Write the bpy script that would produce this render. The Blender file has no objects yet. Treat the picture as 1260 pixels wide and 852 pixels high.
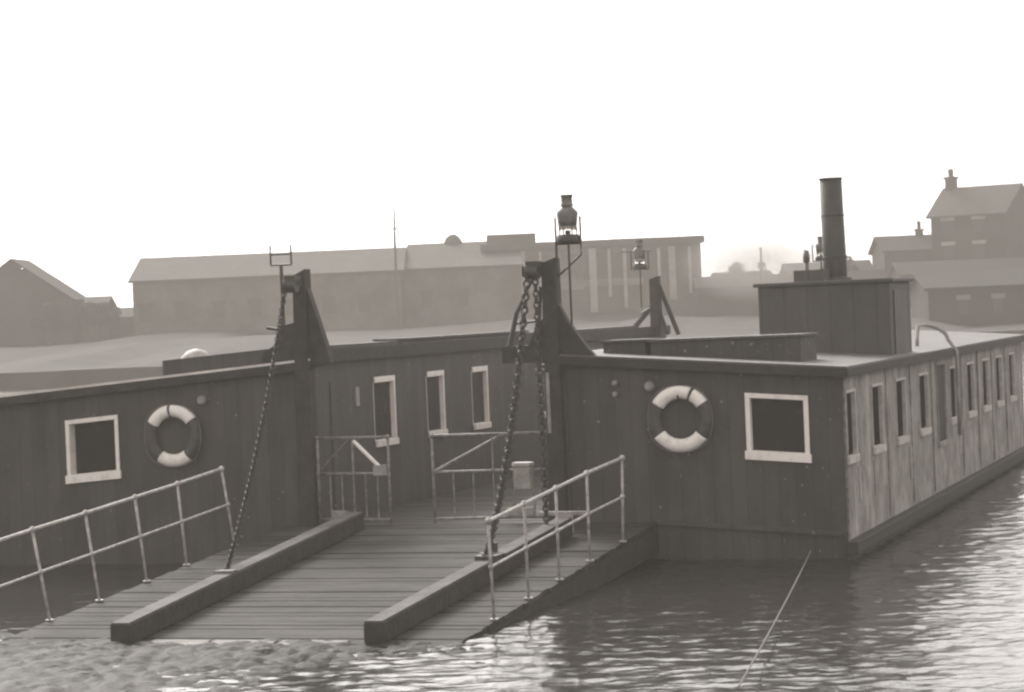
import bpy, math, random
from mathutils import Vector, Matrix, noise
random.seed(7)
S = bpy.context.scene
COL = S.collection
# ------------------------------------------------------------------ camera
F = 3000.0; ROLL = math.radians(2.4); EYE = 2.9
pt = math.atan(40 / F)
fw = Vector((0, math.cos(pt), -math.sin(pt))); rt = Vector((1, 0, 0)); upv = rt.cross(fw)
r2 = rt * math.cos(ROLL) - upv * math.sin(ROLL); u2 = rt * math.sin(ROLL) + upv * math.cos(ROLL)
cam = bpy.data.cameras.new('camera'); cam.lens = F / 1260 * 36; cam.sensor_width = 36
cam.clip_start = .1; cam.clip_end = 6000
co = bpy.data.objects.new('camera', cam); COL.objects.link(co)
M4 = Matrix((r2, u2, -fw)).transposed().to_4x4(); M4.translation = (0, 0, EYE)
co.matrix_world = M4; S.camera = co
# ------------------------------------------------------------------ sky, sun
TH = math.atan(1010 / 3000)
AX = Vector((math.sin(TH), math.cos(TH), 0)); UX = Vector((math.cos(TH), -math.sin(TH), 0))
O = Vector((3.668, 27.226, 0))
tosun = (UX * -.5 + AX * .62 + Vector((0, 0, .6))).normalized()
elev = math.asin(tosun.z); azim = math.atan2(tosun.x, tosun.y)
W = bpy.data.worlds.new('World'); S.world = W; W.use_nodes = True
nt = W.node_tree; bg = nt.nodes['Background']
sky = nt.nodes.new('ShaderNodeTexSky'); sky.sky_type = 'NISHITA'; sky.sun_disc = False
sky.sun_elevation = elev; sky.sun_rotation = azim; sky.dust_density = 2; sky.air_density = 1
bw = nt.nodes.new('ShaderNodeRGBToBW'); nt.links.new(sky.outputs[0], bw.inputs[0])
mx = nt.nodes.new('ShaderNodeMix'); mx.data_type = 'RGBA'; mx.blend_type = 'MULTIPLY'; mx.inputs[0].default_value = 1
nt.links.new(bw.outputs[0], mx.inputs[6]); mx.inputs[7].default_value = (1, .965, .93, 1)
nt.links.new(mx.outputs[2], bg.inputs[0]); bg.inputs[1].default_value = .15
sl = bpy.data.lights.new('sun', 'SUN'); sl.energy = .5; sl.angle = math.radians(12); sl.color = (1, .965, .92)
so = bpy.data.objects.new('sun', sl); COL.objects.link(so)
so.rotation_euler = (-tosun).to_track_quat('-Z', 'Y').to_euler()
S.view_settings.view_transform = 'Standard'; S.view_settings.look = 'None'
S.view_settings.exposure = 2.2; S.view_settings.gamma = 1; S.view_settings.use_curve_mapping = False
S.render.engine = 'CYCLES'
S.cycles.filter_width = 2.4
S.cycles.volume_bounces = 1
HAZE = .006

# ------------------------------------------------------------------ materials
TINT = (1, .935, .875)
def g(v): return (v * TINT[0], v * TINT[1], v * TINT[2], 1)
def mat(name, v, v2=None, scale=6, stretch=(1, 1, 1), rough=.75, bump=.3, bscale=30, detail=6, lo=.35, hi=.65,
        planks=None, pv=.12, seam=.8, spec=.5, metal=0, speck=0):
    m = bpy.data.materials.new(name); m.use_nodes = True; n = m.node_tree; N = n.nodes; L = n.links
    b = N['Principled BSDF']; b.inputs['Roughness'].default_value = rough
    b.inputs['Specular IOR Level'].default_value = spec; b.inputs['Metallic'].default_value = metal
    tc = N.new('ShaderNodeTexCoord'); mp = N.new('ShaderNodeMapping'); L.new(tc.outputs['Object'], mp.inputs[0])
    mp.inputs['Scale'].default_value = stretch
    ns = N.new('ShaderNodeTexNoise'); ns.inputs['Scale'].default_value = scale; ns.inputs['Detail'].default_value = detail
    ns.inputs['Roughness'].default_value = .65
    L.new(mp.outputs[0], ns.inputs[0])
    cr = N.new('ShaderNodeValToRGB'); cr.color_ramp.elements[0].position = lo; cr.color_ramp.elements[1].position = hi
    if v2 is None: v2 = v * 1.6
    cr.color_ramp.elements[0].color = g(v); cr.color_ramp.elements[1].color = g(v2)
    L.new(ns.outputs[0], cr.inputs[0]); out = cr.outputs[0]
    hgt = None
    if planks:                                       # (axis, width)
        ax, w = planks
        sp = N.new('ShaderNodeSeparateXYZ'); L.new(tc.outputs['Object'], sp.inputs[0])
        dv = N.new('ShaderNodeMath'); dv.operation = 'DIVIDE'; L.new(sp.outputs[ax], dv.inputs[0]); dv.inputs[1].default_value = w
        fr = N.new('ShaderNodeMath'); fr.operation = 'FRACT'; L.new(dv.outputs[0], fr.inputs[0])
        fl = N.new('ShaderNodeMath'); fl.operation = 'FLOOR'; L.new(dv.outputs[0], fl.inputs[0])
        wn = N.new('ShaderNodeTexWhiteNoise'); wn.noise_dimensions = '1D'; L.new(fl.outputs[0], wn.inputs['W'])
        mr = N.new('ShaderNodeMapRange'); L.new(wn.outputs[0], mr.inputs[0]); mr.inputs[3].default_value = 1 - pv; mr.inputs[4].default_value = 1 + pv
        gt = N.new('ShaderNodeMath'); gt.operation = 'GREATER_THAN'; L.new(fr.outputs[0], gt.inputs[0]); gt.inputs[1].default_value = .09
        mg = N.new('ShaderNodeMapRange'); L.new(gt.outputs[0], mg.inputs[0]); mg.inputs[3].default_value = seam; mg.inputs[4].default_value = 1
        mu = N.new('ShaderNodeMath'); mu.operation = 'MULTIPLY'; L.new(mr.outputs[0], mu.inputs[0]); L.new(mg.outputs[0], mu.inputs[1])
        vm = N.new('ShaderNodeVectorMath'); vm.operation = 'SCALE'; L.new(out, vm.inputs[0]); L.new(mu.outputs[0], vm.inputs['Scale'])
        out = vm.outputs[0]; hgt = gt.outputs[0]
    if speck:                                        # chipped spots of paint and small blotches
        ns3 = N.new('ShaderNodeTexNoise'); ns3.inputs['Scale'].default_value = 17; ns3.inputs['Detail'].default_value = 3; L.new(tc.outputs['Object'], ns3.inputs[0])
        c3 = N.new('ShaderNodeValToRGB'); c3.color_ramp.elements[0].position = .685; c3.color_ramp.elements[1].position = .73; L.new(ns3.outputs[0], c3.inputs[0])
        m3 = N.new('ShaderNodeMix'); m3.data_type = 'RGBA'; L.new(c3.outputs[0], m3.inputs[0]); L.new(out, m3.inputs[6]); m3.inputs[7].default_value = g(speck); out = m3.outputs[2]
    L.new(out, b.inputs['Base Color'])
    n2 = N.new('ShaderNodeTexNoise'); n2.inputs['Scale'].default_value = bscale; n2.inputs['Detail'].default_value = 5
    L.new(mp.outputs[0], n2.inputs[0])
    bp = N.new('ShaderNodeBump'); bp.inputs['Strength'].default_value = bump; bp.inputs['Distance'].default_value = .02
    if hgt:
        ad = N.new('ShaderNodeMath'); ad.operation = 'ADD'; L.new(n2.outputs[0], ad.inputs[0]); L.new(hgt, ad.inputs[1]); L.new(ad.outputs[0], bp.inputs['Height'])
    else: L.new(n2.outputs[0], bp.inputs['Height'])
    L.new(bp.outputs[0], b.inputs['Normal'])
    rr = N.new('ShaderNodeMapRange'); L.new(ns.outputs[0], rr.inputs[0]); rr.inputs[3].default_value = max(.05, rough - .15); rr.inputs[4].default_value = min(1, rough + .15)
    L.new(rr.outputs[0], b.inputs['Roughness'])
    return m
M = {
 'front': mat('dark_painted_boards', .035, .068, 2.2, (1, 1, .35), .8, .3, 9, planks=(0, .19), speck=.22),
 'inner': mat('dark_side_boards', .04, .072, 2.5, (1, 1, .5), .75, .25, 14, planks=(1, .19), speck=.2),
 'side': mat('grey_side_boards', .13, .42, 3.0, (1, 1, .8), .85, .35, 14, planks=(1, .23), lo=.3, hi=.7, pv=.12, seam=.8, speck=.03),
 'tar': mat('tarred_timber', .02, .045, 5, (1, 1, 1), .7, .5, 20, spec=.25),
 'iron': mat('dark_iron', .022, .05, 12, (1, 1, 1), .5, .3, 40),
 'roof': mat('roof_canvas', .05, .12, 1.6, (1, .5, 1), .7, .3, 12),
 'paleroof': mat('pale_roof_canvas', .5, .75, 1.6, (1, .5, 1), .5, .2, 12),  # left roof, much paler canvas than the right one
 'white': mat('white_paint', .6, .86, 9, (1, 1, 1), .5, .15, 40, lo=.25, hi=.5),
 'dimglass': mat('dark_opening_pane', .008, .018, 6, (1, 1, 1), .9, .02, 3, spec=0),  # near-black, no reflection: the dark of the window openings put into the pane colour
 'revealpaint': mat('reveal_paint', .38, .6, 9, (1, 1, 1), .6, .2, 40), 'gaterail': mat('dull_gate_paint', .1, .28, 14, (1, 1, 1), .6, .2, 50),
 'greypaint': mat('grey_paint', .2, .34, 9, (1, 1, 1), .55, .2, 40),
 'rail': mat('worn_rail_paint', .2, .5, 14, (1, 1, 1), .5, .2, 50),
 'deck': mat('deck_planks', .04, .09, 3, (.5, 5, 1), .8, .6, 10, lo=.3, hi=.7, spec=.2),
 'wet': mat('wet_planks', .012, .07, 1.3, (.6, 1.8, 1), .8, .8, 10, lo=.38, hi=.64, spec=.2),
 'flap': mat('steel_flap', .05, .22, 5, (1, 1, 1), .7, .2, 20, spec=.3), 'kerbtop': mat('pale_kerb_top', .05, .15, 2, (1, 1, 1), .8, .4, 20, spec=.2),
 'glass': mat('window_glass', .012, .02, 2, (1, 1, 1), .25, .02, 3, spec=.15),
 'funnel': mat('sooty_funnel', .03, .06, 6, (1, 1, .4), .65, .3, 25),
 'casing': mat('boiler_casing', .05, .08, 3, (1, 1, .4), .7, .3, 20, planks=(0, .3)),
 'rope': mat('rope', .12, .22, 40, (1, 1, 1), .9, .6, 90),
 'lampbody': mat('weathered_copper', .09, .18, 14, (1, 1, 1), .5, .2, 40),
 'brick': mat('old_brick', .1, .24, .35, (1, 1, 1), .9, .3, 3),
 'sootbrick': mat('sooty_brick', .035, .09, .4, (1, 1, 1), .9, .3, 3), 'darkslate': mat('dark_slate', .025, .06, .4, (1, 1, 1), .85, .3, 3),
 'slate': mat('slate_roof', .07, .16, .25, (1, 1, 1), .8, .3, 3),
 'stone': mat('quay_stone', .2, .36, .35, (1, 1, 2), .9, .5, 1.2),
 'earth': mat('bank_earth', .02, .08, .25, (1, 1, 1), .95, .5, .5),
 'steelpale': mat('pale_columns', .45, .7, 1, (1, 1, 1), .7, .1, 3),
 'darkwin': mat('far_window', .07, .1, .5, (1, 1, 1), .4, .1, 3),
 'leaf': mat('foliage', .05, .11, 2, (1, 1, 1), .9, .3, 3),
 'bark': mat('bark', .08, .14, 3, (1, 1, 1), .9, .3, 5),
}
lg = bpy.data.materials.new('lantern_glass'); lg.use_nodes = True
_b = lg.node_tree.nodes['Principled BSDF']; _b.inputs['Transmission Weight'].default_value = 1; _b.inputs['Roughness'].default_value = .05; _b.inputs['IOR'].default_value = 1.02
_tc = lg.node_tree.nodes.new('ShaderNodeTexNoise'); _tc.inputs['Scale'].default_value = 20
_cr = lg.node_tree.nodes.new('ShaderNodeValToRGB'); _cr.color_ramp.elements[0].color = (.8, .78, .74, 1); _cr.color_ramp.elements[1].color = (1, .98, .95, 1)
lg.node_tree.links.new(_tc.outputs[0], _cr.inputs[0]); lg.node_tree.links.new(_cr.outputs[0], _b.inputs['Base Color'])
M['lglass'] = lg

# ------------------------------------------------------------------ mesh helper
class MB:
    def __init__(s): s.v = []; s.f = []
    def hexa(s, c):                                   # 8 corners: bottom 4 ccw, top 4 ccw
        k = len(s.v); s.v += [tuple(p) for p in c]
        s.f += [(k, k+3, k+2, k+1), (k+4, k+5, k+6, k+7), (k, k+1, k+5, k+4), (k+1, k+2, k+6, k+5), (k+2, k+3, k+7, k+6), (k+3, k, k+4, k+7)]
        return s
    def box(s, x0, x1, y0, y1, z0, z1):
        return s.hexa([(x0, y0, z0), (x1, y0, z0), (x1, y1, z0), (x0, y1, z0), (x0, y0, z1), (x1, y0, z1), (x1, y1, z1), (x0, y1, z1)])
    def slab(s, x0, x1, y0, y1, zf, t):               # bottom height zf(x,y), thickness t
        c = [(x0, y0), (x1, y0), (x1, y1), (x0, y1)]
        return s.hexa([(x, y, zf(x, y)) for x, y in c] + [(x, y, zf(x, y) + t) for x, y in c])
    def beam(s, a, b, w, h, up=(0, 0, 1)):
        a = Vector(a); b = Vector(b); d = (b - a).normalized(); up = Vector(up); sd = d.cross(up)
        if sd.length < 1e-3: sd = d.cross(Vector((0, 1, 0)))
        sd.normalize(); up = sd.cross(d); sd = sd * w / 2; up = up * h / 2
        return s.hexa([a - sd - up, a + sd - up, b + sd - up, b - sd - up, a - sd + up, a + sd + up, b + sd + up, b - sd + up])
    def tube(s, pts, r, n=8):
        pts = [Vector(p) for p in pts]; rings = []
        for i, p in enumerate(pts):
            d = (pts[min(i+1, len(pts)-1)] - pts[max(i-1, 0)]).normalized()
            a = Vector((0, 0, 1)) if abs(d.z) < .9 else Vector((1, 0, 0))
            x = d.cross(a).normalized(); y = d.cross(x); rr = r[i] if isinstance(r, (list, tuple)) else r
            k = len(s.v); s.v += [tuple(p + x * math.cos(t) * rr + y * math.sin(t) * rr) for t in [2 * math.pi * j / n for j in range(n)]]
            rings.append(k)
        for a, b in zip(rings, rings[1:]):
            for j in range(n): s.f.append((a+j, a+(j+1) % n, b+(j+1) % n, b+j))
        s.f.append(tuple(rings[0]+j for j in reversed(range(n)))); s.f.append(tuple(rings[-1]+j for j in range(n)))
        return s
    def ball(s, c, r, n=8, m=5):
        c = Vector(c); return s.tube([c + Vector((0, 0, -r * math.cos(math.pi * i / m))) for i in range(m+1)], [max(1e-3, r * math.sin(math.pi * i / m)) for i in range(m+1)], n)
    def lathe(s, c, prof, n=16):                      # prof: (r,z)
        k0 = len(s.v)
        for r, z in prof: s.v += [(c[0] + r * math.cos(2*math.pi*j/n), c[1] + r * math.sin(2*math.pi*j/n), c[2] + z) for j in range(n)]
        for i in range(len(prof)-1):
            for j in range(n): s.f.append((k0+i*n+j, k0+i*n+(j+1) % n, k0+(i+1)*n+(j+1) % n, k0+(i+1)*n+j))
        s.f.append(tuple(k0+j for j in reversed(range(n)))); s.f.append(tuple(k0+(len(prof)-1)*n+j for j in range(n)))
        return s
    def prism(s, outl, y0, y1):                       # outline in x,z extruded along y
        k = len(s.v); n = len(outl)
        s.v += [(x, y0, z) for x, z in outl] + [(x, y1, z) for x, z in outl]
        s.f.append(tuple(range(k, k+n))); s.f.append(tuple(reversed(range(k+n, k+2*n))))
        for i in range(n): j = (i+1) % n; s.f.append((k+i, k+n+i, k+n+j, k+j))
        return s
    def build(s, name, m, parent=None, smooth=False, loc=None, bevel=0):
        me = bpy.data.meshes.new(name); me.from_pydata(s.v, [], s.f)
        import bmesh
        b = bmesh.new(); b.from_mesh(me); bmesh.ops.recalc_face_normals(b, faces=b.faces); b.to_mesh(me); b.free()
        me.materials.append(M[m] if isinstance(m, str) else m)
        if smooth:
            for p in me.polygons: p.use_smooth = len(p.vertices) == 4
        o = bpy.data.objects.new(name, me); COL.objects.link(o); o.parent = parent
        if loc: o.location = loc
        if bevel:
            bv = o.modifiers.new('bevel', 'BEVEL'); bv.width = bevel; bv.segments = 2; bv.limit_method = 'ANGLE'
        return o
def tag(o, label=None, cat=None, group=None, kind=None):
    if label: o['label'] = label
    if cat: o['category'] = cat
    if group: o['group'] = group
    if kind: o['kind'] = kind
    return o
def empty(name, loc=(0, 0, 0), rz=0):
    o = bpy.data.objects.new(name, None); COL.objects.link(o); o.location = loc; o.rotation_euler = (0, 0, rz); return o
def copy_tree(o, parent=None):
    c = o.copy(); COL.objects.link(c); c.parent = parent
    for ch in o.children: copy_tree(ch, c)
    return c
def Wd(u, v, z): return O + UX * u + AX * v + Vector((0, 0, z))

# ------------------------------------------------------------------ water (one sheet, finely rippled where it is near)
def axis_steps(a, b, fine, far0, far1, gr=1.22):
    xs = []; x = a
    while x < b: xs.append(x); x += fine
    xs.append(b); st = fine; x = b
    while x < far1: st *= gr; x += st; xs.append(x)
    st = fine; x = a; lo = []
    while x > far0: st *= gr; x -= st; lo.append(x)
    return lo[::-1] + xs
def water():
    xs = axis_steps(-4, 9, .05, -850, 850); ys = axis_steps(17.5, 40, .055, -60, 212, 1.12)
    def w(x, y):
        dx = Vector((x * 1.1, y * 2.0, 0))
        h = (noise.noise(dx * 1.5) * .45 + noise.noise(Vector((x * 4.2 + y * .7, y * 5.6, 3))) * .42 + noise.noise(Vector((x * 8.5 - y, y * 9.5, 7))) * .3)
        return h
    v = []; nx = len(xs)
    for j, y in enumerate(ys):
        dy = ys[min(j+1, len(ys)-1)] - ys[max(j-1, 0)]
        for i, x in enumerate(xs):
            dd = max(dy, xs[min(i+1, nx-1)] - xs[max(i-1, 0)]) / 2
            a = .028 * max(0, min(1, 1.4 - dd / .35))
            v.append((x, y, w(x, y) * a if a else 0))
    f = [(j*nx+i, j*nx+i+1, (j+1)*nx+i+1, (j+1)*nx+i) for j in range(len(ys)-1) for i in range(nx-1)]
    m = bpy.data.materials.new('river_water'); m.use_nodes = True; n = m.node_tree; b = n.nodes['Principled BSDF']
    b.inputs['Roughness'].default_value = .12; b.inputs['IOR'].default_value = 1.33; b.inputs['Specular IOR Level'].default_value = .21
    tc = n.nodes.new('ShaderNodeTexCoord'); mp = n.nodes.new('ShaderNodeMapping'); n.links.new(tc.outputs['Object'], mp.inputs[0]); mp.inputs['Scale'].default_value = (1, 1.8, 1)
    ns = n.nodes.new('ShaderNodeTexNoise'); ns.inputs['Scale'].default_value = 5; ns.inputs['Detail'].default_value = 4; n.links.new(mp.outputs[0], ns.inputs[0])
    bp = n.nodes.new('ShaderNodeBump'); bp.inputs['Strength'].default_value = .35; bp.inputs['Distance'].default_value = .03
    n.links.new(ns.outputs[0], bp.inputs['Height']); n.links.new(bp.outputs[0], b.inputs['Normal'])
    n3 = n.nodes.new('ShaderNodeTexNoise'); n3.inputs['Scale'].default_value = .4; n.links.new(tc.outputs['Object'], n3.inputs[0])
    cr = n.nodes.new('ShaderNodeValToRGB'); cr.color_ramp.elements[0].color = g(.02); cr.color_ramp.elements[1].color = g(.04)
    n.links.new(n3.outputs[0], cr.inputs[0]); n.links.new(cr.outputs[0], b.inputs['Base Color'])
    me = bpy.data.meshes.new('water'); me.from_pydata(v, [], f); me.materials.append(m)
    for p in me.polygons: p.use_smooth = True
    o = bpy.data.objects.new('water', me); COL.objects.link(o); tag(o, kind='structure')
water()
# river bed sheet reaching under everything
bed = MB(); bed.v = [(-900, -150, -1.2), (900, -150, -1.2), (900, 236, -1.2), (-900, 236, -1.2)]; bed.f = [(0, 1, 2, 3)]
tag(bed.build('ground', 'earth'), kind='structure')

# slipway the ramp rests on
def slipway():
    v = []; f = []; nu, nv = 380, 330
    us = [-30 + 28.6 * (1 - (1 - i/(nu-1))**3.2) for i in range(nu)]; vs = [-5.6 - 22 * (j/(nv-1))**2.6 for j in range(nv)]
    for vv in vs:
        for u in us:
            e = (-2.35 + .5 * (vv + 6.6)) - u
            n1 = noise.noise(Vector((u * .9, vv * .9, 0))); n2 = noise.noise(Vector((u * 3.2, vv * 5.5, 5))); n3 = noise.noise(Vector((u*9, vv*12, 2)))
            c = noise.voronoi(Vector((u * 3.6, vv * 5.2, 0)))[0]; sett = min(1, (c[1] - c[0]) * 3)
            a = .03 * e; b = .035 * (-6.5 - vv)
            v.append(tuple(Wd(u, vv, min(a, b, .8 + .1 * a) + n1 * .035 + n2 * .018 + n3 * .01 + sett * .035 - .022)))
    for j in range(nv-1):
        for i in range(nu-1): f.append((j*nu+i, j*nu+i+1, (j+1)*nu+i+1, (j+1)*nu+i))
    mb = MB(); mb.v = v; mb.f = f
    M['slip'] = mat('wet_slipway', .006, .05, 4, (1, 1.8, 1), .6, 1, 12, lo=.4, hi=.62, spec=.08)
    o = mb.build('slipway', 'slip', smooth=True); tag(o, kind='structure')
slipway()

# ------------------------------------------------------------------ the ferry, in its own frame: x across, y along, z up
ferry = empty('chain_ferry', O, -TH)
tag(ferry, 'dark wooden steam ferry with a boarding ramp, moored at the slipway', 'ferry')
LEN = 16.6; HW = -11.3; UL = -6.45; UR = -3.32
def camR(u): return -.075 * u
def camL(u): return .075 * (u + 10.05)
def grid_wall(mb, P, s0, s1, z0, z1, openings, depth):
    """sheet with openings; P(s,z,d) maps to a point, d = depth behind the face"""
    ss = sorted({s0, s1, *[o[0] for o in openings], *[o[1] for o in openings]}); zs = sorted({z0, z1, *[o[2] for o in openings], *[o[3] for o in openings]})
    def q(a, b, c, d): k = len(mb.v); mb.v += [tuple(a), tuple(b), tuple(c), tuple(d)]; mb.f.append((k, k+1, k+2, k+3))
    for a, b in zip(ss, ss[1:]):
        for c, d in zip(zs, zs[1:]):
            m = ((a+b)/2, (c+d)/2)
            if any(o[0] < m[0] < o[1] and o[2] < m[1] < o[3] for o in openings): continue
            for dd in (0, depth): q(P(a, c, dd), P(b, c, dd), P(b, d, dd), P(a, d, dd))
    for (a, b, c, d) in list(openings) + [(s0, s1, z0, z1)]:
        q(P(a, c, 0), P(a, d, 0), P(a, d, depth), P(a, c, depth)); q(P(b, c, 0), P(b, d, 0), P(b, d, depth), P(b, c, depth))
        q(P(a, c, 0), P(b, c, 0), P(b, c, depth), P(a, c, depth)); q(P(a, d, 0), P(b, d, 0), P(b, d, depth), P(a, d, depth))
def window(P, a, b, c, d, wl, wr, wb, wt, depth, mats=('white', 'glass'), name='window', proud=.02, bars=False):
    """casing round the opening, lining boards inside it and a pane at the back"""
    mb = MB()
    def bx(s0, s1, z0, z1, d0, d1):
        mb.hexa([P(s0, z0, d0), P(s1, z0, d0), P(s1, z0, d1), P(s0, z0, d1), P(s0, z1, d0), P(s1, z1, d0), P(s1, z1, d1), P(s0, z1, d1)])
    e = .004; lin = .018
    if wl: bx(a - wl + lin, a + lin, c, d, -proud, -e)
    if wr: bx(b - lin, b + wr - lin, c, d, -proud, -e)
    if wt: bx(a - wl + lin, b + wr - lin, d + e - lin, d + wt, -proud - .003, -e)
    if wb: bx(a - wl, b + wr, c - wb, c - e + lin, -proud - .02, -e)
    bx(a + e, a + lin, c + lin + e, d - lin - e, -e / 2, depth - .02); bx(b - lin, b - e, c + lin + e, d - lin - e, -e / 2, depth - .02)
    bx(a + e, b - e, c + e, c + lin, -e / 2, depth - .02); bx(a + e, b - e, d - lin, d - e, -e / 2, depth - .02)
    o = mb.build(name, mats[0], ferry, bevel=.004)
    p = MB(); mb = p
    bx(a + lin + e, b - lin - e, c + lin + e, d - lin - e, depth - .03, depth - .015)
    p.build('pane', mats[1], o)
    return o
# hull
h = MB(); h.box(HW + .06, -.06, .06, LEN - .06, -.9, .2)
h.build('hull', 'tar', ferry)
# front walls of the two cabins (openings for the windows), end walls at the far end
PR = lambda s, z, d: Vector((s, d, z + camR(s)))
PL_ = lambda s, z, d: Vector((s, d, z + camL(s)))
wR = (-1.08, -.43, 1.14, 1.77); wL = (-9.74, -9.07, 1.08, 1.74)
m = MB(); grid_wall(m, PR, UR, 0, -.15, 2.09, [wR], .12); m.build('front_wall', 'front', ferry)
m = MB(); grid_wall(m, PL_, HW, UL, -.15, 2.12, [wL], .12); m.build('front_wall', 'front', ferry)
window(PR, *wR, .055, .055, .085, .04, .11); window(PL_, *wL, .05, .05, .09, .04, .16)
for P, a, b, t in ((PR, UR, 0, 2.09), (PL_, HW, UL, 2.12)):
    m = MB(); grid_wall(m, lambda s, z, d, P=P: P(s, z, LEN - d), a, b, -.15, t, [], .12); m.build('end_wall', 'front', ferry)
# outer side wall of the right cabin
PS = lambda s, z, d: Vector((-d, s, z))
wins = [(.1, .66), (1.72, 2.42), (3.4, 4.12), (5.2, 5.95), (7.95, 8.7), (9.65, 10.4), (11.35, 12.1), (12.95, 13.7), (14.65, 15.4)]
ops = [(a, b, 1.12, 1.86) for a, b in wins]; door = (6.75, 7.55, .85, 1.95)
m = MB(); grid_wall(m, PS, .005, LEN, .2, 2.085, ops + [door], .12); m.build('side_wall', 'side', ferry)
for o_ in ops: window(PS, *o_, .012, .04, .07, .02, .06, mats=('revealpaint', 'dimglass'))
window(PS, *door, .03, .03, .04, .04, .04, mats=('side', 'tar'), name='side_door')
for vv in (2.75, 4.55, 6.3, 9.1, 10.85, 12.5, 14.2): MB().box(.002, .022, vv - .04, vv + .04, .24, 2.06).build('cover_strip', 'side', ferry)
for a in (.75, 1.75, 4.3, 8.7, 12.4): MB().box(.003, .012, a, a + .34, .55 + .02 * (a % 1), .98).build('repair_panel', 'side', ferry)
m = MB(); m.box(.003, .13, -.12, LEN + .05, .06, .2); m.box(.003, .07, -.1, LEN + .04, -.3, .055); m.build('rubbing_strake', 'tar', ferry, bevel=.01)
m = MB(); m.hexa([(-2.2, -.05, .42), (-.02, -.05, .26), (-.02, -.003, .26), (-2.2, -.003, .42), (-2.2, -.05, .47), (-.02, -.05, .31), (-.02, -.003, .31), (-2.2, -.003, .47)]); m.build('front_strake', 'inner', ferry)
# outer side wall of the left cabin
m = MB(); grid_wall(m, lambda s, z, d: Vector((HW + d, s, z)), .005, LEN, -.15, 2.11, [(a, b, 1.05, 1.8) for a, b in wins], .12); m.build('side_wall', 'side', ferry)
for a, b in wins[1:]: window(lambda s, z, d: Vector((HW + d, s, z)), a, b, 1.05, 1.8, .012, .05, .06, .03, .11)
# inner walls facing the carriageway
PI_ = lambda s, z, d: Vector((UL - d, s, z))
inw = [(2.02, 2.72), (3.95, 4.58), (5.78, 6.42), (9.0, 9.65), (11.4, 12.05)]
io = [(a, b, 1.33, 2.1) for a, b in inw]
m = MB(); grid_wall(m, PI_, .12, LEN - .12, -.15, 2.4, io, .12); m.build('inner_wall', 'inner', ferry)
for i, o_ in enumerate(io): window(PI_, *o_, 0, .05, .07, .06, .07)
m = MB(); grid_wall(m, lambda s, z, d: Vector((UR + d, s, z)), .12, LEN - .12, -.15, 2.33, [(a, b, 1.33, 2.0) for a, b in inw], .12); m.build('inner_wall', 'inner', ferry)
for a, b in inw: window(lambda s, z, d: Vector((UR + d, s, z)), a, b, 1.33, 2.0, .0, .05, .07, .06, .07)
# roofs with fascia
m = MB(); m.slab(UR - .05, .07, -.09, LEN + .05, lambda x, y: 2.10 + camR(x), .06); m.build('roof', 'roof', ferry)
m = MB(); m.slab(HW - .07, UL + .05, -.09, LEN + .05, lambda x, y: 2.13 + camL(x), .06); m.build('roof', 'paleroof', ferry)
m = MB(); m.slab(UR - .052, .085, -.115, -.092, lambda x, y: 2.04 + camR(x), .1); m.slab(.071, .092, -.09, LEN + .05, lambda x, y: 2.035, .1); m.build('fascia', 'tar', ferry)
m = MB(); m.slab(HW - .075, UL + .052, -.115, -.092, lambda x, y: 2.06 + camL(x), .1); m.slab(UL + .052, UL + .075, -.09, LEN + .05, lambda x, y: 2.4, .16); m.build('fascia', 'tar', ferry)
# raised boxes on the roofs
def roofbox(name, u0, u1, v0, v1, zb, zt, mm='front', lid=.03):
    m = MB(); m.slab(u0, u1, v0, v1, lambda x, y: zb, zt - zb); o = m.build(name, mm, ferry, bevel=.008)
    m = MB(); m.box(u0 - .03, u1 + .03, v0 - .03, v1 + .03, zt + .002, zt + .002 + lid); m.build('lid', mm, o); return o
o = MB().hexa([(-8.40, .0, 2.24), (-6.9, .0, 2.3), (-6.9, .9, 2.3), (-8.40, .9, 2.24), (-8.40, .0, 2.5), (-6.9, .0, 2.6), (-6.9, .9, 2.6), (-8.40, .9, 2.5)]).build('bulwark_box', 'front', ferry)
MB().hexa([(-6.9, .3, 2.3), (-6.5, .3, 2.3), (-6.5, 3.1, 2.3), (-6.9, 3.1, 2.3), (-6.9, .3, 2.58), (-6.5, .3, 2.6), (-6.5, 3.1, 2.6), (-6.9, 3.1, 2.6)]).build('bulwark_box', 'front', ferry)
roofbox('bulwark_box', -6.9, -6.52, 3.3, 8.6, 2.3, 2.6)
roofbox('bulwark_box', -6.9, -6.52, 9.4, 14.6, 2.3, 2.56)
roofbox('roof_locker', -3.0, -2.48, .8, 1.5, 2.2, 2.5)
roofbox('roof_locker', -2.42, -.62, .8, 1.7, 2.12, 2.49)
m = MB(); m.lathe((-9.5, 3.2, 2.17), [(.28, 0), (.28, .1), (.26, .22), (.2, .33), (.12, .4), (.02, .43)], 20); m.build('roof_vent', 'greypaint', ferry, smooth=True)
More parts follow.
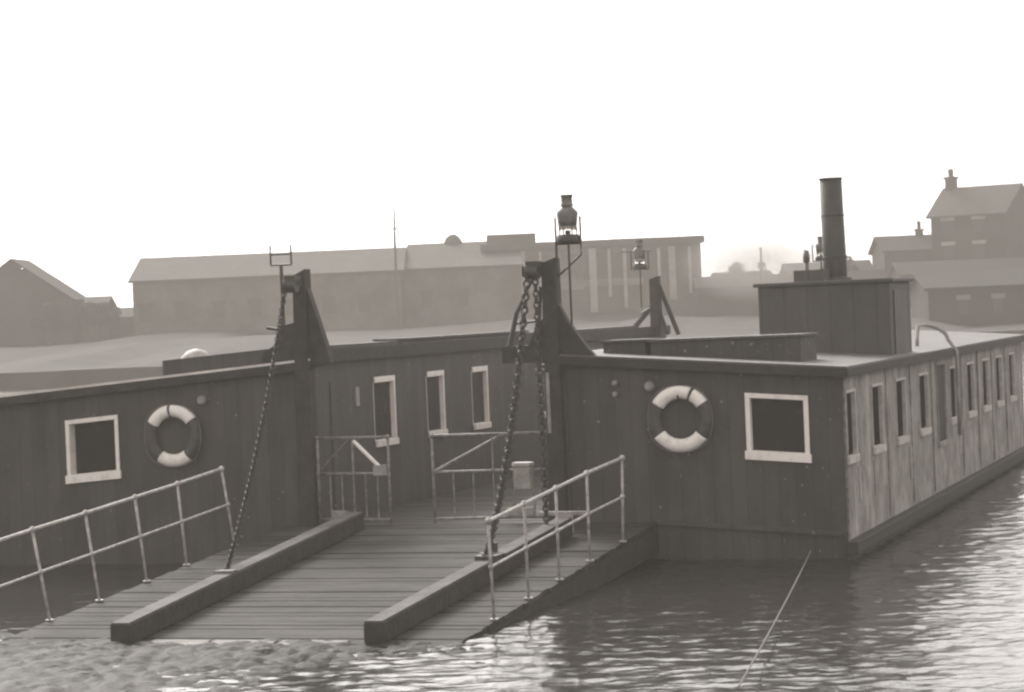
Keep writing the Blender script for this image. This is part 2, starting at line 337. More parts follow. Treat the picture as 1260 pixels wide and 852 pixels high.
# boiler casing and funnel
m = MB(); m.box(-1.83, -.12, 4.0, 5.6, 2.06, 3.1); cas = m.build('boiler_casing', 'casing', ferry, bevel=.015)
m = MB(); m.box(-1.88, -.07, 3.95, 5.65, 3.102, 3.15); m.build('casing_roof', 'casing', cas, bevel=.01)
m = MB(); m.box(-1.38, -.98, 4.15, 4.6, 3.152, 3.30); m.build('hatch', 'casing', cas)
m = MB(); m.box(-.113, -.10, 4.25, 5.2, 2.15, 3.0); m.build('casing_door', 'roof', cas)
m = MB(); m.tube([(-.93, 4.7, 2.6), (-.955, 4.7, 4.47)], [.155, .145], 28); m.tube([(-.955, 4.7, 4.475), (-.9551, 4.7, 4.5)], [.152, .152], 28); m.tube([(-.938, 4.7, 3.45), (-.9381, 4.7, 3.47)], [.16, .16], 28); m.tube([(-.946, 4.7, 4.0), (-.9461, 4.7, 4.015)], [.155, .155], 28)
fun = m.build('funnel', 'funnel', ferry, smooth=True)
m = MB(); m.lathe((-.935, 4.7, 3.155), [(.22, 0), (.21, .03), (.165, .05)], 24); m.build('funnel_collar', 'funnel', fun)
m = MB(); m.tube([(-1.42, 5.2, 3.15), (-1.42, 5.2, 3.42)], .03); m.tube([(-1.42, 5.2, 3.42), (-1.42, 5.2, 3.5), (-1.42, 5.2, 3.58)], [.045, .05, .03]); m.build('whistle', 'lampbody', ferry, smooth=True)
# bent overboard pipe near the side
pp = [(-.45, 8.0, 2.1)] + [(-.42 + .42 * math.sin(t), 8.0 - 0 * t, 2.32 + .22 * math.cos(t) - .05) for t in [k * math.pi / 2 / 8 for k in range(0, 9)]] + [(.12, 8.0, 2.1), (.12, 8.0, 1.4), (.12, 8, .9)]
m = MB(); m.tube(pp, .028, 10); m.build('overboard_pipe', 'side', ferry, smooth=True)
# main deck, boards laid across
m = MB(); y = .02
while y < LEN - .1:
    m.box(UL + .005, UR - .005, y, y + .148, .38, .45 + random.uniform(-.004, .004)); y += .155
m.build('deck', 'deck', ferry)
# --- ramp (prow), sloping down to the slipway
SL = .45 / 6.85
def rz(v): return .45 + SL * v
ramp = MB(); y = -.02
while y > -6.8:
    j = random.uniform(-.005, .005); a = random.uniform(-.012, .012); b_ = random.uniform(-.012, .012)
    ramp.hexa([(-6.85 + a, y - .145, rz(y - .145) - .05), (-2.2 + b_, y - .145, rz(y - .145) - .05), (-2.2 + b_, y, rz(y) - .05), (-6.85 + a, y, rz(y) - .05),
               (-6.85 + a, y - .145, rz(y - .145) + j), (-2.2 + b_, y - .145, rz(y - .145) + j), (-2.2 + b_, y, rz(y) + j), (-6.85 + a, y, rz(y) + j)]); y -= .153
rampo = ramp.build('ramp', 'wet', ferry)
for u in (-6.82, -2.24):
    m = MB(); m.hexa([(u-.06, -6.9, -.22), (u+.06, -6.9, -.22), (u+.06, -.05, .1), (u-.06, -.05, .1), (u-.06, -6.9, rz(-6.9) - .055), (u+.06, -6.9, rz(-6.9) - .055), (u+.06, -.05, rz(0) - .06), (u-.06, -.05, rz(0) - .06)])
    m.build('side_beam', 'tar', rampo)
def kerb(pts, w, hh):
    m = MB()
    for a, b in zip(pts, pts[1:]):
        m.hexa([(a[0]-w/2, a[1], rz(a[1]) + .006), (a[0]+w/2, a[1], rz(a[1]) + .006), (b[0]+w/2, b[1], rz(b[1]) + .006), (b[0]-w/2, b[1], rz(b[1]) + .006),
                (a[0]-w/2, a[1], rz(a[1]) + hh), (a[0]+w/2, a[1], rz(a[1]) + hh), (b[0]+w/2, b[1], rz(b[1]) + hh), (b[0]-w/2, b[1], rz(b[1]) + hh)])
    k = m.build('kerb', 'tar', rampo, bevel=.012)
    m = MB()
    for a, b in zip(pts, pts[1:]):
        m.hexa([(a[0]-w/2+.01, a[1]+.01, rz(a[1]) + hh + .002), (a[0]+w/2-.01, a[1]+.01, rz(a[1]) + hh + .002), (b[0]+w/2-.01, b[1], rz(b[1]) + hh + .002), (b[0]-w/2+.01, b[1], rz(b[1]) + hh + .002),
                (a[0]-w/2+.01, a[1]+.01, rz(a[1]) + hh + .014), (a[0]+w/2-.01, a[1]+.01, rz(a[1]) + hh + .014), (b[0]+w/2-.01, b[1], rz(b[1]) + hh + .014), (b[0]-w/2+.01, b[1], rz(b[1]) + hh + .014)])
    m.build('kerb_top_strip', 'kerbtop', k)  # thin strip along the kerb top, paler than its tarred sides
kerb([(-5.45, -6.95), (-5.78, -.35)], .2, .2)
kerb([(-2.98, -6.85), (-3.0, -1.0)], .19, .2)
for a, b in ((-5.2, -4.62), (-4.58, -3.95), (-3.9, -3.25)):
    m = MB(); zz = random.uniform(0, .02); m.hexa([(a, -7.2, -.035), (b, -7.2, -.035), (b, -6.75, .01), (a, -6.75, .01), (a, -7.2, -.015 + zz), (b, -7.2, -.015 + zz), (b, -6.75, .03), (a, -6.75, .03)])
    m.build('toe_flap', 'flap', rampo)
# handrails of the ramp
def handrail(posts, ext=None):
    tops = []; mids = []
    root = None
    m = MB()
    for (u, v, tu, tv, ht) in posts:
        z0 = rz(v) + .0
        tops.append(Vector((tu, tv, z0 + ht))); mids.append(Vector((u + (tu-u)*.5, v + (tv-v)*.5, z0 + ht * .54)))
    m.tube(tops, .019); 
    top = m.build('handrail', 'rail', rampo)
    m = MB(); m.tube(mids, .014); m.build('middle_rail', 'rail', rampo)
    for (u, v, tu, tv, ht), T, Q in zip(posts, tops, mids):
        m = MB(); m.tube([(u, v, rz(v)), T], .015); m.ball(T, .034); m.ball(Q, .028); m.tube([(u, v, rz(v) + .004), (u, v, rz(v) + .02)], .045)
        m.build('handrail_post', 'rail', rampo, smooth=True)
handrail([(-2.22, -5.75, -2.2, -5.86, .93), (-2.22, -4.72, -2.2, -4.8, .93), (-2.22, -3.72, -2.2, -3.78, .93), (-2.22, -2.65, -2.2, -2.7, .93), (-2.2, -1.45, -2.18, -1.42, .92)])
handrail([(-6.82, -6.8, -7.0, -6.75, .9), (-6.82, -5.8, -7.0, -5.75, .9), (-6.82, -4.78, -6.98, -4.7, .9), (-6.83, -3.7, -6.97, -3.62, .9), (-6.84, -2.72, -6.96, -2.62, .9), (-6.85, -1.45, -6.95, -1.5, .9)])
# --- gates
def gate(h0, h1, v0, v1, brace, bars, zf=.47, top=1.5, mid=1.07):
    def G(t, z): return Vector((h0 + (h1-h0)*t, v0 + (v1-v0)*t, z))
    m = MB(); r = .017
    m.tube([G(0, zf), G(0, top)], .022); m.tube([G(1, zf), G(1, top)], r); m.tube([G(0, top), G(1, top)], r); m.tube([G(0, mid), G(1, mid)], r); m.tube([G(0, zf + .05), G(1, zf + .05)], r)
    m.ball(G(0, mid), .032); m.ball(G(.5, mid), .028); m.ball(G(0, top), .03); m.ball(G(1, top), .03)
    go = m.build('gate', 'gaterail', ferry, smooth=True)
    for k in range(1, bars):
        b = MB(); b.tube([G(k / bars, zf + .05), G(k / bars, mid)], .009, 6); b.build('gate_bar', 'gaterail', go)
    b = MB(); b.tube([G(.5, mid), G(.5, top)], .013, 6); b.build('gate_bar', 'gaterail', go)
    for a, c, rr, mm in brace:
        b = MB(); b.tube([G(*a), G(*c)], rr, 8); b.build('brace', mm, go)
    b = MB(); b.hexa([G(.18, zf + .07) + Vector((0, -.02, 0)), G(.4, zf + .07) + Vector((0, -.02, 0)), G(.4, zf + .07) + Vector((0, .01, 0)), G(.18, zf + .07) + Vector((0, .01, 0)),
                      G(.18, zf + .16) + Vector((0, -.02, 0)), G(.4, zf + .16) + Vector((0, -.02, 0)), G(.4, zf + .16) + Vector((0, .01, 0)), G(.18, zf + .16) + Vector((0, .01, 0))]); b.build('gate_stop', 'greypaint', go)
    return go
gate(-6.4, -5.43, .02, -.12, [((0, 1.09), (.45, 1.48), .007, 'gaterail'), ((.52, 1.46), (.88, 1.14), .024, 'white')], 6)
gate(-3.44, -4.88, .05, -.1, [((1, 1.07), (.4, 1.5), .018, 'gaterail')], 6)
# gate latch plate
m = MB(); m.box(-5.62, -5.45, -.15, -.09, 1.05, 1.17); m.build('latch_box', 'greypaint', ferry)
# --- gallows frames that hoist the ramp
def gallows(y, u0, side, top, knees=True):
    """side=+1: brace flares to +x"""
    g_ = MB(); g_.hexa([(u0-.11, y-.13, .1), (u0+.11, y-.13, .1), (u0+.11, y+.13, .1), (u0-.11, y+.13, .1), (u0-.085, y-.1, top-.06), (u0+.085, y-.1, top), (u0+.085, y+.1, top), (u0-.085, y+.1, top-.06)])
    g0 = g_.build('gallows', 'tar', ferry, bevel=.012)
    s = side
    if not knees: return g0
    m = MB(); m.prism([(u0 + s*.087, 2.3), (u0 + s*.55, 2.32), (u0 + s*.42, 2.47), (u0 + s*.2, 2.78), (u0 + s*.087, 3.0)], y - .05, y + .05); m.build('knee', 'tar', g0)
    m = MB(); m.prism([(u0 - s*.087, 2.3), (u0 - s*.42, 2.34), (u0 - s*.3, 2.5), (u0 - s*.2, 2.72), (u0 - s*.087, 2.85)], y - .045, y + .045); m.build('knee', 'tar', g0)
    return g0
def head(g0, y, u0, top, s):
    m = MB(); m.box(u0 - .12, u0 + .02, y - .32, y - .1, top - .17, top - .04); m.tube([(u0 - .14, y - .26, top - .16), (u0 + .02, y - .26, top - .16)], .085, 16); m.build('sheave_block', 'iron', g0)
gl = MB()
gl.hexa([(-6.64, -.12, .1), (-6.42, -.12, .1), (-6.42, .12, .1), (-6.64, .12, .1), (-6.58, -.1, 3.46), (-6.42, -.1, 3.54), (-6.42, .1, 3.54), (-6.58, .1, 3.46)])
G1 = gl.build('gallows', 'tar', ferry, bevel=.012)
m = MB(); m.prism([(-6.42, 2.35), (-6.14, 2.4), (-6.2, 2.62), (-6.3, 2.95), (-6.41, 3.3)], -.06, .06); m.build('knee', 'tar', G1)
m = MB(); m.prism([(-6.6, 2.3), (-7.05, 2.45), (-7.02, 2.55), (-6.86, 2.64), (-6.78, 2.86), (-6.6, 2.9)], -.06, .06); m.build('knee', 'tar', G1)
head(G1, 0, -6.47, 3.5, 1)
G2 = gallows(0, -3.36, 1, 3.53); head(G2, 0, -3.44, 3.53, 1)
m = MB(); m.box(-3.66, -3.44, -.16, .1, 3.32, 3.44); m.build('cross_head', 'tar', G2)
G3 = gallows(15.6, -6.35, 1, 3.47, False)
m = MB(); m.beam((-6.28, 15.6, 3.3), (-5.95, 15.6, 2.4), .07, .07); m.beam((-6.3, 15.6, 2.9), (-6.15, 15.6, 2.4), .05, .05); m.build('strut', 'tar', G3)
m = MB(); m.tube([(-6.4, 15.68, 3.0), (-6.62, 15.68, 2.74), (-6.82, 15.68, 2.52), (-7.08, 15.68, 2.38)], .05); m.build('strut', 'tar', G3)
G4 = gallows(15.6, -3.36, 1, 3.47)
# back stays on right gallows
m = MB(); m.tube([(-3.52, .0, 3.4), (-3.8, .0, 2.9), (-3.93, 0, 2.4)], .03); m.tube([(-3.52, .1, 3.2), (-3.6, .1, 2.35)], .022); m.tube([(-3.85, .05, 2.78), (-3.5, .05, 2.8)], .014); m.build('stay', 'iron', G2)
m = MB(); m.box(-3.98, -3.45, -.05, .12, 2.32, 2.52); m.build('winch_box', 'tar', G2)
m = MB(); m.box(-3.43, -3.39, -.135, -.131, 1.5, 2.2); m.box(-3.58, -3.44, -.06, -.055, 2.22, 2.25); m.build('gauge_board', 'greypaint', G2)
# chains from the gallows heads to the ramp kerbs
def chain(a, b, sag, n, name='hoist_chain', mt='tar', r=.011, L=.085):
    a = Vector(a); b = Vector(b); m = MB(); tot = (b - a).length; n = int(tot / (L * .72))
    for i in range(n):
        t = (i + .5) / n; p = a.lerp(b, t) + Vector((0, 0, -sag * 4 * t * (1 - t)))
        d = ((b - a) + Vector((0, 0, -sag * 4 * (1 - 2 * t)))).normalized(); x = d.cross(Vector((0, 0, 1)) if i % 2 else Vector((1, 0, .3))).normalized()
        pts = [p + d * math.cos(k) * L / 2 + x * math.sin(k) * L * .33 for k in [2 * math.pi * q / 8 for q in range(9)]]
        m.tube(pts, r, 5)
    return m.build(name, mt, ferry)
chain((-3.55, -.28, 3.35), (-3.0, -3.75, .42), .4, 40, r=.015, L=.11)
chain((-3.46, -.28, 3.35), (-3.05, -1.5, .5), .1, 40, r=.013, L=.09)
chain((-6.6, -.28, 3.3), (-5.62, -4.3, .36), .25, 40, r=.01, L=.08)
m = MB(); m.box(-3.1, -2.88, -3.75, -3.5, .38, .46); m.tube([(-2.99, -3.62, .4), (-2.99, -3.6, .62)], .025); m.box(-3.08, -3.02, -3.35, -3.25, .4, .55); m.tube([(-3.15, -3.45, .44), (-2.85, -3.45, .44)], .03); m.build('shackle_plate', 'iron', rampo)
m = MB(); m.box(-3.1, -2.9, -1.02, -.98, .42, .62); m.box(-3.3, -2.75, -1.0, -.9, .62, .66); m.build('kerb_bracket', 'greypaint', rampo)
m = MB(); m.box(-5.7, -5.5, -4.42, -4.25, .355, .40); m.build('shackle_plate', 'flap', rampo)
# small fittings on the walls
def fit(u, z, r, name='wall_lamp', cam_=camR):
    m = MB(); m.tube([(u, -.005, z), (u, -.05, z), (u, -.09, z)], [r, r, r * .6], 16); m.build(name, 'greypaint', ferry, smooth=True)
fit(-2.22, 2.0, .06); fit(-7.87, 2.0, .06); fit(-2.63, 2.05, .035, 'wall_knob'); fit(-2.63, 1.92, .035, 'wall_knob')
m = MB(); m.box(UL + .004, UL + .03, 1.36, 1.48, 1.82, 2.06); m.build('door_plate', 'greypaint', ferry)
m = MB(); m.box(UL + .004, UL + .012, .6, 1.9, .5, 2.15); m.build('cabin_door', 'inner', ferry)
# lamp brackets
def bracket(u, y, zb, zt, w, base):
    m = MB(); r = .012
    m.tube([(u-w, y, zb), (u-w, y, zt)], r); m.tube([(u+w, y, zb), (u+w, y, zt)], r); m.tube([(u-w, y, zb), (u+w, y, zb)], r); 
    m.tube([(u, y, zb), (u, y, base)], .014)
    o = m.build('lamp_bracket', 'iron', ferry); return o
b1 = bracket(-6.76, 0, 3.6, 3.84, .135, 2.85); m = MB(); m.tube([(-6.895, 0, 3.73), (-6.625, 0, 3.73)], .012); m.tube([(-6.76, 0, 3.6), (-6.76, 0, 2.8)], .022); m.tube([(-6.98, 0, 2.85), (-6.7, 0, 2.8)], .02); m.build('bracket_bar', 'iron', b1)
b2 = bracket(-3.13, 0, 3.68, 3.99, .15, 2.65)
m = MB(); m.tube([(-3.28, 0, 3.68), (-3.28, 0, 3.35)], .016); m.tube([(-2.98, 0, 3.68), (-2.98, 0, 3.55), (-3.28, 0, 3.3)], .013); m.build('bracket_bar', 'iron', b2)
b3 = bracket(-6.62, 15.6, 3.6, 3.92, .16, 2.9); m = MB(); m.tube([(-6.62, 15.6, 2.8), (-6.4, 15.6, 2.92)], .025); m.build('bracket_arm', 'iron', b3); m = MB(); m.tube([(-6.95, 15.6, 3.93), (-6.4, 15.6, 3.93)], .012); m.build('bracket_bar', 'iron', b3)
b4 = bracket(-3.3, 15.6, 3.6, 3.9, .15, 2.9)
# --- lanterns (hung in the brackets: things of their own)
def lantern(u, y, z, sc, label):
    r = empty('lantern', Wd(u, y, z), -TH); r.scale = (sc,) * 3
    tag(r, label, 'lantern', 'lanterns on the ferry gallows')
    MB().lathe((0, 0, 0), [(.125, 0), (.13, .02), (.13, .06), (.115, .085)], 20).build('base', 'iron', r, smooth=True)
    MB().lathe((0, 0, .09), [(.095, 0), (.105, .04), (.1, .085)], 20).build('glass', 'lglass', r, smooth=True)
    MB().lathe((0, 0, .178), [(.1, 0), (.108, .07), (.118, .13), (.112, .16), (.07, .2), (.055, .215)], 20).build('hood', 'lampbody', r, smooth=True)
    MB().lathe((0, 0, .395), [(.07, 0), (.07, .02), (.062, .03), (.062, .1), (.07, .105), (.07, .125)], 16).build('chimney', 'lampbody', r, smooth=True)
    m = MB()
    for k in range(4): a = k * math.pi / 2 + .78; m.tube([(.1*math.cos(a), .1*math.sin(a), .08), (.1*math.cos(a), .1*math.sin(a), .19)], .007, 6)
    m.tube([(0, 0, .085), (0, 0, .13)], .03); m.build('guard', 'iron', r)
    return r
lantern(-3.13, 0, 3.695, 1.06, 'large clear lantern with a tall chimney on the nearest right gallows')
lantern(-6.62, 15.6, 3.615, 1.0, 'distant lantern above the far gallows left of the boiler casing')
lantern(-3.3, 15.6, 3.615, .8, 'small distant lantern half hidden just left of the tall funnel')
# --- lifebuoys
def arc_torus(R, r, a0, a1, n=24, k=12, flat=.75):
    m = MB(); full = abs(a1 - a0 - 2 * math.pi) < 1e-3; ring = []
    cnt = n if full else n + 1
    for i in range(cnt):
        a = a0 + (a1 - a0) * i / n; base = len(m.v); ring.append(base)
        for j in range(k):
            t = 2 * math.pi * j / k; rr = R + r * math.cos(t); m.v.append((rr * math.cos(a), -flat * r * math.sin(t), rr * math.sin(a)))
    for i in range(n):
        A_ = ring[i]; B_ = ring[(i + 1) % cnt]
        for j in range(k): m.f.append((A_ + j, A_ + (j+1) % k, B_ + (j+1) % k, B_ + j))
    if not full: m.f.append(tuple(ring[0] + j for j in range(k))); m.f.append(tuple(ring[-1] + j for j in reversed(range(k))))
    return m
M['buoydark'] = mat('dark_buoy_paint', .03, .06, 10, (1, 1, 1), .6, .3, 40)
def buoy(u, z, tops, label, rot=0):
    r = empty('lifebuoy', Wd(u, -.075, z), -TH); tag(r, label, 'lifebuoy', 'lifebuoys on the cabin fronts')
    arc_torus(.305, .075, 0, 2 * math.pi, 48).build('ring', 'buoydark', r, smooth=True)
    for a, b in tops: arc_torus(.305, .079, math.radians(a), math.radians(b), 20).build('white_band', 'white', r, smooth=True)
    m = MB()
    pts = []
    for i in range(49):
        a = 2 * math.pi * i / 48; q = .392 + .012 * math.cos(4 * a + math.pi); pts.append((q * math.cos(a), -.02, q * math.sin(a)))
    m.tube(pts, .006, 5); m.build('grab_line', 'rope', r)
    m = MB(); m.tube([(0, .05, .24), (0, -.085, .235)], .012); m.tube([(0, -.085, .235), (0, -.085, .275)], .012); m.build('hook', 'iron', r)
buoy(-1.86, 1.62, [(32, 62), (68, 148), (215, 322)], 'right-hand black and white lifebuoy beside the square window near the hull corner')
buoy(-8.26, 1.58, [(35, 92), (98, 150), (235, 308)], 'left-hand black and white lifebuoy above the ramp footway handrail')
# --- small pale box hung on the gate
r = empty('fare_box', Wd(-3.75, -.13, .86), -TH); tag(r, 'small pale box hanging on the right-hand gate behind the chain', 'box')
MB().box(-.1, .1, -.07, .06, 0, .26).build('case', 'greypaint', r, bevel=.01); MB().box(-.115, .115, -.085, .07, .262, .31).build('lid', 'rail', r, bevel=.01)
# --- mooring rope running from the hull towards the near shore
a = Wd(-.42, -.06, .1); b = Vector((1.50, 17.2, .2)); m = MB()
pts = [a.lerp(b, t / 30) + Vector((0, 0, -.03 * 4 * (t / 30) * (1 - t / 30))) for t in range(31)]
m.tube([tuple(p) for p in pts], .008, 6); tag(m.build('mooring_rope', 'rope'), 'thin taut rope from the hull corner down over the water', 'rope')

# ------------------------------------------------------------------ far bank
Y0 = 128
m = MB(); nx = 90
for j in range(9):
    for i in range(nx + 1):
        x = -140 + 300 * i / nx; yy = Y0 + [0, .4, 12, 30, 50, 68, 80, 92, 106][j]
        zz = [-.9, .9, 1.2, 1.5, 1.8, 2.1, 2.3, 2.4, 2.4][j] + (noise.noise(Vector((x * .15, yy * .08, 0))) * .9 if j > 1 else noise.noise(Vector((x*.2, j, 0))) * .3)
        if j > 4 and x > 25: zz += min(1, (x - 25) / 20) * 1.2
        m.v.append((x * 5.5 if abs(x) > 100 else x, yy, zz))
for j in range(8):
    for i in range(nx): m.f.append((j*(nx+1)+i, j*(nx+1)+i+1, (j+1)*(nx+1)+i+1, (j+1)*(nx+1)+i))
tag(m.build('far_bank', 'earth'), kind='structure')
def building(name, x0, x1, y0, y1, ze, zr, label, cat, axis='x', wall='brick', wins=None, hip=0, base=1.5, chim=(), rz_=0, group=None, lintel='slate', roof='slate'):
    """gabled or hipped building; ridge along `axis`"""
    cx_, cy_ = (x0 + x1) / 2, (y0 + y1) / 2
    r = empty(name, (cx_, cy_, base), rz_); tag(r, label, cat, group)
    a, b = (x1 - x0) / 2, (y1 - y0) / 2; e = ze - base; q = zr - base
    m = MB(); m.box(-a, a, -b, b, 0, e)
    if axis == 'x' and not hip: k = len(m.v); m.v += [(-a, -b, e), (-a, b, e), (-a, 0, q - .15), (a, -b, e), (a, b, e), (a, 0, q - .15)]; m.f += [(k, k+1, k+2), (k+3, k+5, k+4)]
    if axis == 'y' and not hip: k = len(m.v); m.v += [(-a, -b, e), (a, -b, e), (0, -b, q - .15), (-a, b, e), (a, b, e), (0, b, q - .15)]; m.f += [(k, k+1, k+2), (k+3, k+5, k+4)]
    m.build('wall', wall, r)
    m = MB(); t = .15; o = .3
    if axis == 'x':
        A1 = [(-a - o, -b - o, e - .1), (a + o, -b - o, e - .1), (a + o - hip, 0, q), (-a - o + hip, 0, q)]; B1 = [(a + o, b + o, e - .1), (-a - o, b + o, e - .1), (-a - o + hip, 0, q), (a + o - hip, 0, q)]
    else:
        A1 = [(-a - o, b + o, e - .1), (-a - o, -b - o, e - .1), (0, -b - o + hip, q), (0, b + o - hip, q)]; B1 = [(a + o, -b - o, e - .1), (a + o, b + o, e - .1), (0, b + o - hip, q), (0, -b - o + hip, q)]
    for P in (A1, B1):
        m.hexa(P + [(x, y, z + t) for x, y, z in P])
    if hip:
        if axis == 'x':
            for s in (-1, 1): k = len(m.v); m.v += [(s*(a+o), -b-o, e-.1), (s*(a+o), b+o, e-.1), (s*(a+o-hip), 0, q + t)]; m.f.append((k, k+1, k+2))
    rf = m.build('roof', roof, r)
    for (cx2, cy2, w, zt) in chim:
        m = MB(); m.box(cx2-w, cx2+w, cy2-w*.7, cy2+w*.7, q - 1.6, zt - base); m.box(cx2-w*1.25, cx2+w*1.25, cy2-w*.9, cy2+w*.9, zt-base+.002, zt-base+.15); m.tube([(cx2, cy2, zt-base+.1), (cx2, cy2, zt-base+.8)], w*.5); m.build('chimney', wall, rf)
    for (wx, wz, ww, wh) in (wins or []):
        m = MB(); m.box(wx-ww/2, wx+ww/2, -b - .05, -b - .01, wz-wh/2, wz+wh/2); wo = m.build('window', 'darkwin', r)
        m = MB(); m.box(wx-ww/2-.15, wx+ww/2+.15, -b-.12, -b-.055, wz+wh/2, wz+wh/2+.28); m.build('lintel', lintel, wo)
    return r
building('warehouse', -30.9, -8.9, 200, 214, 6.8, 8.75, 'long low slate-roofed warehouse on the far bank, left of the thin mast', 'warehouse', hip=0, wins=[(x, 2.6, 1.0, 1.2) for x in range(-10, 11, 3)])
building('warehouse', -8.8, 1.0, 202, 218, 6.9, 9.05, 'taller middle warehouse on the far bank with a small dome on its ridge', 'warehouse', hip=.5, wins=[(x, 2.8, .9, 1.2) for x in (-3, 0)])
MB().lathe((-4.7, 210, 8.9), [(.8, 0), (.78, .35), (.6, .7), (.3, .95), (.05, 1.02)], 16).build('roof_dome', 'slate')
o = bpy.data.objects['roof_dome']; o.parent = bpy.data.objects['warehouse.001']; o.matrix_parent_inverse = Matrix.Translation(-Vector(o.parent.location))
m = MB(); m.tube([(-9.2, 199, 2), (-9.2, 199, 9), (-9.15, 199, 12.1)], [.13, .1, .05], 8); m.tube([(-9.6, 199, 10.2), (-8.8, 199, 10.2)], .05); tag(m.build('mast', 'bark'), 'thin tall mast rising between the two warehouses', 'mast')
# glazed shed with white columns
sh = empty('glazed_shed', (7.3, 206, 1.5)); tag(sh, 'wide flat-roofed dockside shed with tall white columns behind the right gallows', 'shed')
MB().box(-9.3, 9.0, .4, 12, 0, 6.75).build('wall', 'brick', sh)
MB().box(-9.6, 9.3, -.2, 12.3, 6.752, 7.3).build('roof', 'slate', sh)
m = MB(); m.box(-9.1, -4.9, 3, 8, 7.302, 8.2); m.build('roof_monitor', 'slate', sh)
for x, w, z0, z1 in [(-8.6, .1, 1.2, 6.3), (-7.3, .1, 1.0, 6.5), (-6.2, .3, .6, 6.6), (-4.6, .12, 2, 6.5), (-.2, .3, 1.2, 6.6), (1.2, .12, 2.5, 6.5), (2.5, .14, 1.5, 6.5), (5.4, .12, 3, 6.4), (6.5, .28, 2, 6.5), (8.0, .1, 2.5, 6.4)]:
    MB().box(x-w, x+w, -.15, .38, z0, z1).build('column', 'steelpale', sh)
MB().box(-9.2, -1.0, .1, .37, 3.2, 4.1).build('balcony_band', 'stone', sh)
MB().box(-1.0, 4.0, .12, .37, 3.4, 4.0).build('balcony_band', 'stone', sh)
for i in range(9):
    x = -8.0 + i * 2; MB().box(x-.8, x+.8, .3, .39, 4.4, 6.2).build('window', 'darkwin', sh)
# right: big house, terraces
building('gabled_house', 39.1 - 3.2, 39.1 + 3.2, 197, 203.4, 9.3, 11.6, 'tall gabled house with one chimney at the far right', 'house', axis='x', chim=[(-2.75, 0, .42, 12.5)], base=2.5, rz_=math.radians(-35), lintel='steelpale', wall='sootbrick',
         wins=[(x, z, .9, 1.1) for x in (-1.7, 1.0) for z in (2.0, 3.9, 5.9)])
for i, (x0, x1, y0, e, t, l) in enumerate([(31.0, 35.6, 201, 6.7, 7.9, 'low brick house adjoining the tall gabled house'), (24.0, 31.0, 208, 5.0, 6.1, 'squat outbuilding further along the quay, behind the funnel'),
        (18.2, 22.8, 212, 4.6, 5.6, 'low shed in the smoke between the glazed shed and boiler casing')]):
    building('quay_house', x0, x1, y0, y0 + 7, e, t, l, 'building', chim=[(1.2, 0, .3, t + .5)] if i == 0 else [], wins=[(-.8, 2.2, .9, 1)], wall='sootbrick', roof='darkslate', group='low buildings along the far quay')
building('quay_shed', 30.5, 46.5, 189.5, 195, 4.6, 5.5, 'long low shed on the waterfront below the tall gabled house', 'shed', base=.8, wall='sootbrick', roof='darkslate', wins=[(x, 2.2, 1.4, 1.2) for x in (-6, -2, 2, 6)])
building('quay_shed', 15.5, 33.5, 200, 203, 4.3, 5.1, 'very long low shed behind the boiler casing on the far quay', 'shed', wall='sootbrick', roof='darkslate')
building('terrace_house', -45, -35.6, 198, 205, 5.5, 8.9, 'dark pitched house at the far left edge of the bank', 'house', axis='y', wall='sootbrick', roof='darkslate', wins=[(3, 3, 1, 1.2)], chim=[])
building('terrace_house', -35.2, -33.4, 200, 206, 4.6, 5.6, 'narrow stepped-down cottage next to the leftmost house', 'house')
building('terrace_house', -33.2, -31.2, 203, 208, 3.9, 4.6, 'lowest outhouse beside the warehouse end', 'house')
for x, y, z, l in [(26.0, 199, 8.0, 'thin smoking stovepipe mast right of the funnel on the far quay'), (20.6, 199, 7.4, 'slim quayside post seen left of the boiler casing')]:
    m = MB(); m.tube([(x, y, 2), (x, y, z)], [.16, .09], 8); m.box(x-.3, x+.3, y-.3, y+.3, z-1.6, z-1.2); tag(m.build('quay_post', 'bark'), l, 'post')
building('quay_shed', 24, 36, 140, 146, 3.3, 4.1, 'dark boarded shed at the water front seen over the right end of the ferry roof', 'shed', base=.5, wall='sootbrick', roof='darkslate', wins=[(x, 1.7, .5, .8) for x in (-4, -2, 0, 2, 4)], lintel='stone')
# trees in the mist
def tree(x, y, h, r, label):
    t = empty('misty_tree', (x, y, 2)); tag(t, label, 'tree', 'trees on the far bank')
    m = MB(); m.tube([(0, 0, 0), (.1, 0, h * .4), (0, 0, h * .8)], [.28, .2, .08], 7)
    for k in range(6): a = k * 1.05; m.tube([(0, 0, h * (.35 + .06*k)), (math.cos(a) * r * .7, math.sin(a) * r * .7, h * (.6 + .05*k))], [.1, .03], 5)
    m.build('trunk', 'bark', t)
    m = MB(); 
    cl = [(random.uniform(-1, 1) * r * .75, random.uniform(-1, 1) * r * .6, h * random.uniform(.42, .92), random.uniform(.35, .7)) for _ in range(13)]
    for _ in range(2600):
        c = random.choice(cl); d = Vector((random.gauss(0, 1), random.gauss(0, 1), random.gauss(0, 1))).normalized() * c[3] * random.uniform(.5, 1.15)
        p = Vector(c[:3]) + d; a = Vector((random.gauss(0, 1), random.gauss(0, 1), random.gauss(0, 1))).normalized() * .13; b = a.cross(Vector((random.random(), random.random(), random.random()))).normalized() * .09
        k = len(m.v); m.v += [tuple(p - a), tuple(p + b), tuple(p + a), tuple(p - b)]; m.f.append((k, k+1, k+2, k+3))
    m.build('crown', 'leaf', t)
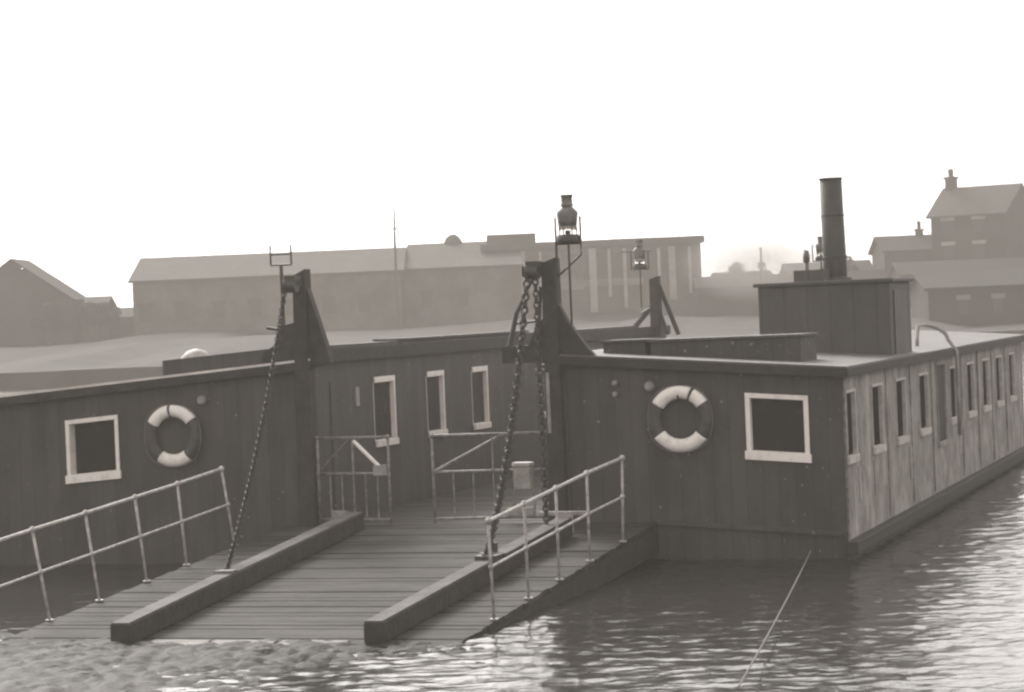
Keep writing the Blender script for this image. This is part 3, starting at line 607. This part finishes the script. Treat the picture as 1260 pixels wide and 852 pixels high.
for x, y, h_, r_, l in [(19.0, 204, 4.2, 1.8, 'small rounded tree just right of the glazed shed'), (21.8, 206, 3.6, 1.6, 'low bushy tree behind the quayside post'), (28.0, 203, 4.3, 1.7, 'bushy tree between the funnel and low brick house'),
        (-33.6, 200, 3.0, 1.7, 'small tree left of the long warehouse end'), (-37.5, 197.5, 3.4, 1.6, 'bushy tree in front of the leftmost house')]:
    tree(x, y, h_, r_, l)
# ------------------------------------------------------------------ haze over the river
m = MB(); m.box(-950, 950, -160, 240, -2.3, 15.2)
hz = m.build('haze', 'tar'); hz.data.materials.clear()
hm = bpy.data.materials.new('haze'); hm.use_nodes = True; hm.node_tree.nodes.clear()
ou = hm.node_tree.nodes.new('ShaderNodeOutputMaterial'); pv = hm.node_tree.nodes.new('ShaderNodeVolumePrincipled')
pv.inputs['Color'].default_value = (.27, .252, .235, 1); pv.inputs['Density'].default_value = HAZE
hm.node_tree.links.new(pv.outputs[0], ou.inputs['Volume']); hz.data.materials.append(hm); tag(hz, kind='stuff')

# ------------------------------------------------------------------ drifting smoke by the end of the glazed shed
m = MB(); m.ball((0, 0, 0), 1, 24, 14); sm = m.build('smoke', 'tar', smooth=True, loc=(19.3, 190, 6.0)); sm.scale = (6.5, 4, 3.2); sm.data.materials.clear()
k = bpy.data.materials.new('smoke'); k.use_nodes = True; n = k.node_tree; n.nodes.clear()
ou = n.nodes.new('ShaderNodeOutputMaterial'); pv = n.nodes.new('ShaderNodeVolumePrincipled'); pv.inputs['Color'].default_value = (.97, .94, .91, 1)
tc = n.nodes.new('ShaderNodeTexCoord'); ln = n.nodes.new('ShaderNodeVectorMath'); ln.operation = 'LENGTH'; n.links.new(tc.outputs['Object'], ln.inputs[0])
mr = n.nodes.new('ShaderNodeMapRange'); n.links.new(ln.outputs['Value'], mr.inputs[0]); mr.inputs[1].default_value = 1; mr.inputs[2].default_value = .1; mr.inputs[3].default_value = 0; mr.inputs[4].default_value = .55
ns = n.nodes.new('ShaderNodeTexNoise'); ns.inputs['Scale'].default_value = 2.2; ns.inputs['Detail'].default_value = 3; n.links.new(tc.outputs['Object'], ns.inputs[0])
mm = n.nodes.new('ShaderNodeMath'); mm.operation = 'MULTIPLY'; n.links.new(mr.outputs[0], mm.inputs[0]); n.links.new(ns.outputs[0], mm.inputs[1]); n.links.new(mm.outputs[0], pv.inputs['Density'])
n.links.new(pv.outputs[0], ou.inputs['Volume']); sm.data.materials.append(k); tag(sm, kind='stuff')
